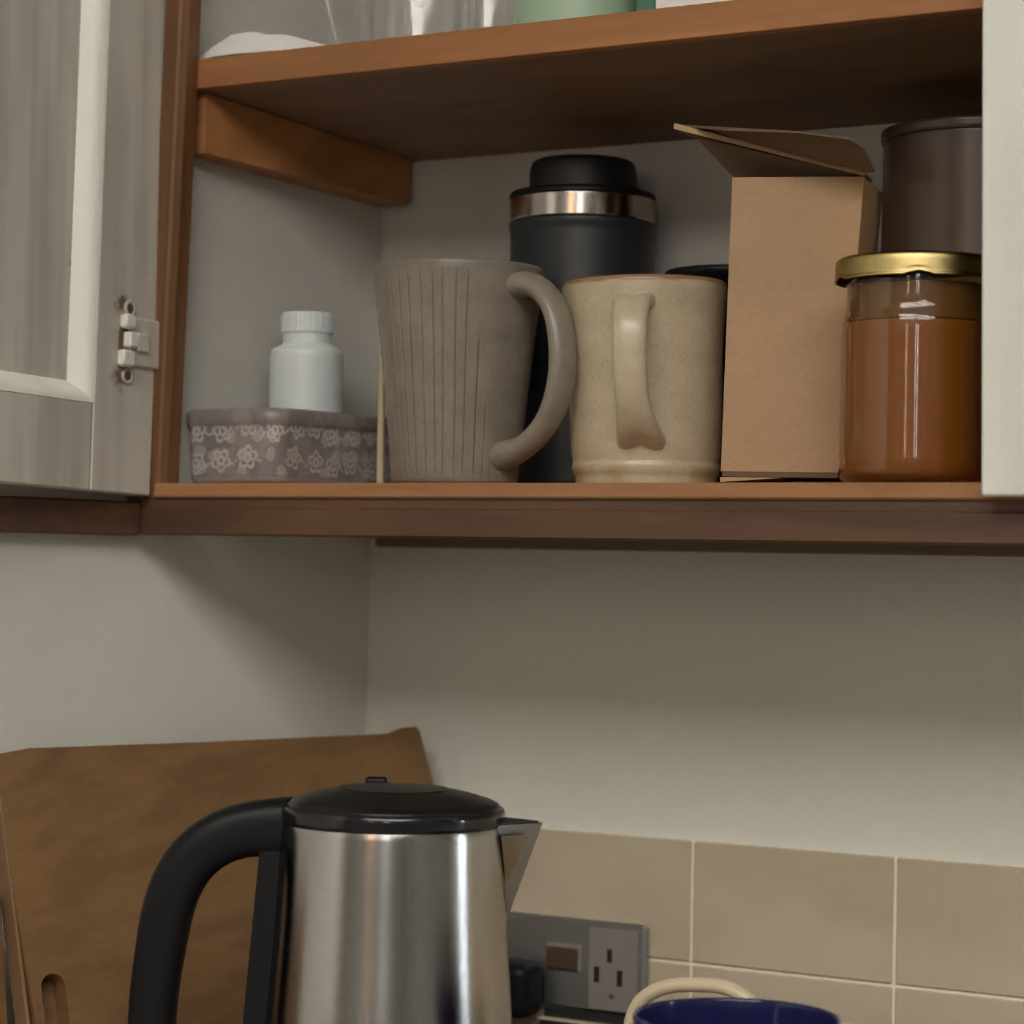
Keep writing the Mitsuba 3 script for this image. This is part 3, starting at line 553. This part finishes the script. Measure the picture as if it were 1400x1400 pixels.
put('kettle__handle_mount', cat_(*[xform(box(0, 1, -.017, .017, 0, 1, .0), lambda v: np.array([kp(np.interp(z, [-.21, .052], [.090, .0745]) + a * np.interp(z, [-.21, .052], [.030, .0255]), z, b) for a, b, z in np.c_[v[:, 0], v[:, 1], -.21 + v[:, 2] * .262]]))]), 'm_black_plastic')
SP = -KH
sp = lambda a, b, z: np.array([kx, ky, z]) + SP * a + KB * b
tip, low = sp(.1165, 0, .0535), sp(.0905, 0, -.021)
spq = [sp(.080, .030, .0535), sp(.080, -.030, .0535), tip, low, sp(.080, .020, .010), sp(.080, -.020, .010)]
ins = [q * 1.0 for q in spq]
hull = trimesh.convex.convex_hull(np.array(spq))
put('kettle__spout', hull, 'm_spout', 20)
put('kettle__spout__side_facet', sheet([sp(.0845, .0268, .0455) + KB * .0004, sp(.1060, .0095, .0455) + KB * .0012, sp(.0890, .0110, .0050) + KB * .0014], .0012, KB), 'm_steel_band')
put('kettle__spout__opening', sheet([sp(.080, .027, .0538), sp(.080, -.027, .0538), sp(.1135, 0, .0538)], .0012, (0, 0, 1)), 'm_black_matte')
# leaning chopping board
TL, TR = np.array([-.058, -.475, .0880]), np.array([.092, -.040, .0880])
be = (TR - TL); BL_ = np.linalg.norm(be); be /= BL_; bn = np.array([be[1], -be[0], 0.0])
dn = np.array([bn[0] * math.sin(math.radians(17)), bn[1] * math.sin(math.radians(17)), -math.cos(math.radians(17))]); fn_ = np.cross(dn, be); fn_ *= np.sign(fn_ @ bn)
BHt = (.088 - ZW - .0060) / -dn[2]
def board_poly():
    pts = [(0, .004), (.03, .000), (.2, .0005), (.38, -.0005), (BL_ - .028, -.001), (BL_ - .022, -.006), (BL_ - .004, -.007), (BL_, -.003), (BL_ + .002, .012), (BL_ + .006, .05), (BL_ + .010, BHt - .1), (BL_ + .010, BHt), (.012, BHt), (.004, BHt - .1), (-.0015, .12), (-.002, .03)]
    slot = Point(.0, .0)
    s = Polygon(pts); hole = sbox(.013, .200, .036, .275).buffer(0)
    hole = Point(.0245, .205).buffer(.0115, 16).union(sbox(.013, .205, .036, .29)).union(Point(.0245, .29).buffer(.0115, 16))
    return s.difference(hole)
bm = cat_(trimesh.creation.extrude_polygon(board_poly(), .020, engine='earcut').apply_translation([0, 0, .004]), trimesh.creation.extrude_polygon(Polygon(board_poly().exterior), .0039, engine='earcut')); v = np.array(bm.vertices)
bm = trimesh.Trimesh(TL + v[:, :1] * be + v[:, 1:2] * dn + (v[:, 2:] - .024) * fn_, bm.faces, process=False)
if bm.volume < 0: bm.invert()
put('chopping_board', bm, 'm_board', 30, label='worn brown wooden chopping board leaning in the corner behind the kettle', cat='chopping board')
put('chopping_board__worn_end', (lambda m: trimesh.Trimesh(TL + np.array(m.vertices)[:, :1] * be + np.array(m.vertices)[:, 1:2] * dn + (np.array(m.vertices)[:, 2:] - .024) * fn_, m.faces if np.linalg.det([be, dn, fn_]) > 0 else m.faces[:, ::-1], process=False))(box(-.0032, .0005, .022, BHt - .004, .0015, .0228, .0012)), 'm_board_edge', label='pale worn end of the board')
b2 = xform(box(0, .30, 0, .017, ZW, -.030, .002), lambda v: np.stack([-.0500 - v[:, 0] * .196 + (v[:, 1] + (-.03 - v[:, 2]) * .14) * .981, -.490 - v[:, 0] * .981 - (v[:, 1] + (-.03 - v[:, 2]) * .14) * .196, v[:, 2]], 1))
if b2.volume < 0: b2.invert()
put('chopping_board_001', b2, 'm_board', label='darker wooden board leaning on the wall left of the big chopping board', cat='chopping board')
# wall socket, its plug
name('wall_socket', 'steel double wall socket on the beige tiles right of the kettle', 'socket')
put('wall_socket__plate', box(.1750, .3290, -.0140, -.0045, -.1675, -.0815, .003), 'm_plate_steel', 20)
put('wall_socket__insert', box(.2700, .3215, -.0155, -.0135, -.1640, -.0875, .0006), 'm_plate_light')
put('wall_socket__switch', box(.2245, .2600, -.0185, -.0135, -.1310, -.1085, .0025), 'm_switch')
put('wall_socket__switch_frame', cat_(box(.2235, .2625, -.0170, -.0138, -.1095, -.1060, .0008), box(.2590, .2625, -.0170, -.0138, -.1310, -.1060, .0008)), 'm_plate_light')
for x, z, w, h in ((.2925, -.1125, .0052, .0125), (.2790, -.1310, .0058, .0150), (.3035, -.1325, .0058, .0150)):
    put('wall_socket__pin_hole', box(x - w / 2, x + w / 2, -.0158, -.0150, z - h / 2, z + h / 2), 'm_black_matte')
s_ = trimesh.creation.cylinder(.0026, .002, sections=16); s_ = xform(s_, lambda v: np.stack([v[:, 0] + .2955, v[:, 2] - .0155, v[:, 1] - .1500], 1)); put('wall_socket__screw', s_, 'm_rust', 30)
name('plug', 'black plug pushed into the wall socket beside the kettle', 'plug')
put('plug__body', rbox(.1790, .2240, -.056, -.0142, -.176, -.1225, .012), 'm_black_plastic', 40)
put('plug__cord', sweep([(.2000, -.045, -.170), (.2000, -.050, -.200), (.2060, -.090, -.2320), (.2400, -.220, -.2345), (.2500, -.270, -.2345), (.2550, -.3000, -.2345)], .009, .009, 12, (1, 0, 0)), 'm_black_plastic', True)
tr = box(.2250, .3300, -.030, -.022, ZW, -.1765, .002); put('baking_tray', cat_(tr), 'm_black_matte', label='dark tray standing upright against the tiles under the socket', cat='tray')
put('baking_tray__shadow_strip', box(.2260, .3290, -.0218, -.0155, ZW, -.1660, .001), 'm_black_matte')  # added black strip standing in for the shadow under the socket plate
put('baking_tray__rim', box(.2240, .3310, -.0305, -.0215, -.1768, -.1748, .0006), 'm_cream_glaze', label='pale rim of the tray')
# blue mug and cream jug
ux, uy = .6490, -.5000
put('blue_mug', lathe(resample(fillet([(0, ZW), (.048, ZW), (.053, ZW + .004), (.066, ZW + .12), (.0725, -.0590), (.0715, -.0572), (.0695, -.0585), (.0630, ZW + .12), (.049, ZW + .012), (0, ZW + .008)], [0, .002, .003, .03, .0008, .0008, .002, .03, .006, 0]), .004), ux, uy, 128), 'm_navy', 50, label='dark blue glazed mug at the lower right, its rim in view', cat='mug')
jx2, jy2 = .655, -.335
name('cream_jug', 'cream jug behind the dark blue mug, only its looped handle in view', 'jug')
put('cream_jug__body', lathe(resample(fillet([(0, ZW), (.046, ZW), (.050, ZW + .004), (.060, ZW + .06), (.058, -.0980), (.056, -.0965), (.054, -.098), (.056, ZW + .06), (.046, ZW + .012), (0, ZW + .008)], .003), .005), jx2, jy2, 96), 'm_cream_glaze', 50)
put('cream_jug__handle', sweep([(.6010, jy2, -.112), (.5850, jy2, -.0800), (.5680, jy2, -.0710), (.5400, jy2, -.0700), (.5080, jy2, -.0760), (.4880, jy2, -.0900), (.4800, jy2, -.1150), (.4830, jy2, -.150), (.51, jy2, -.185), (.56, jy2, -.200), (.602, jy2, -.195)], .013, .0115, 20, (0, 1, 0), 2.0, 80), 'm_cream_glaze', True)
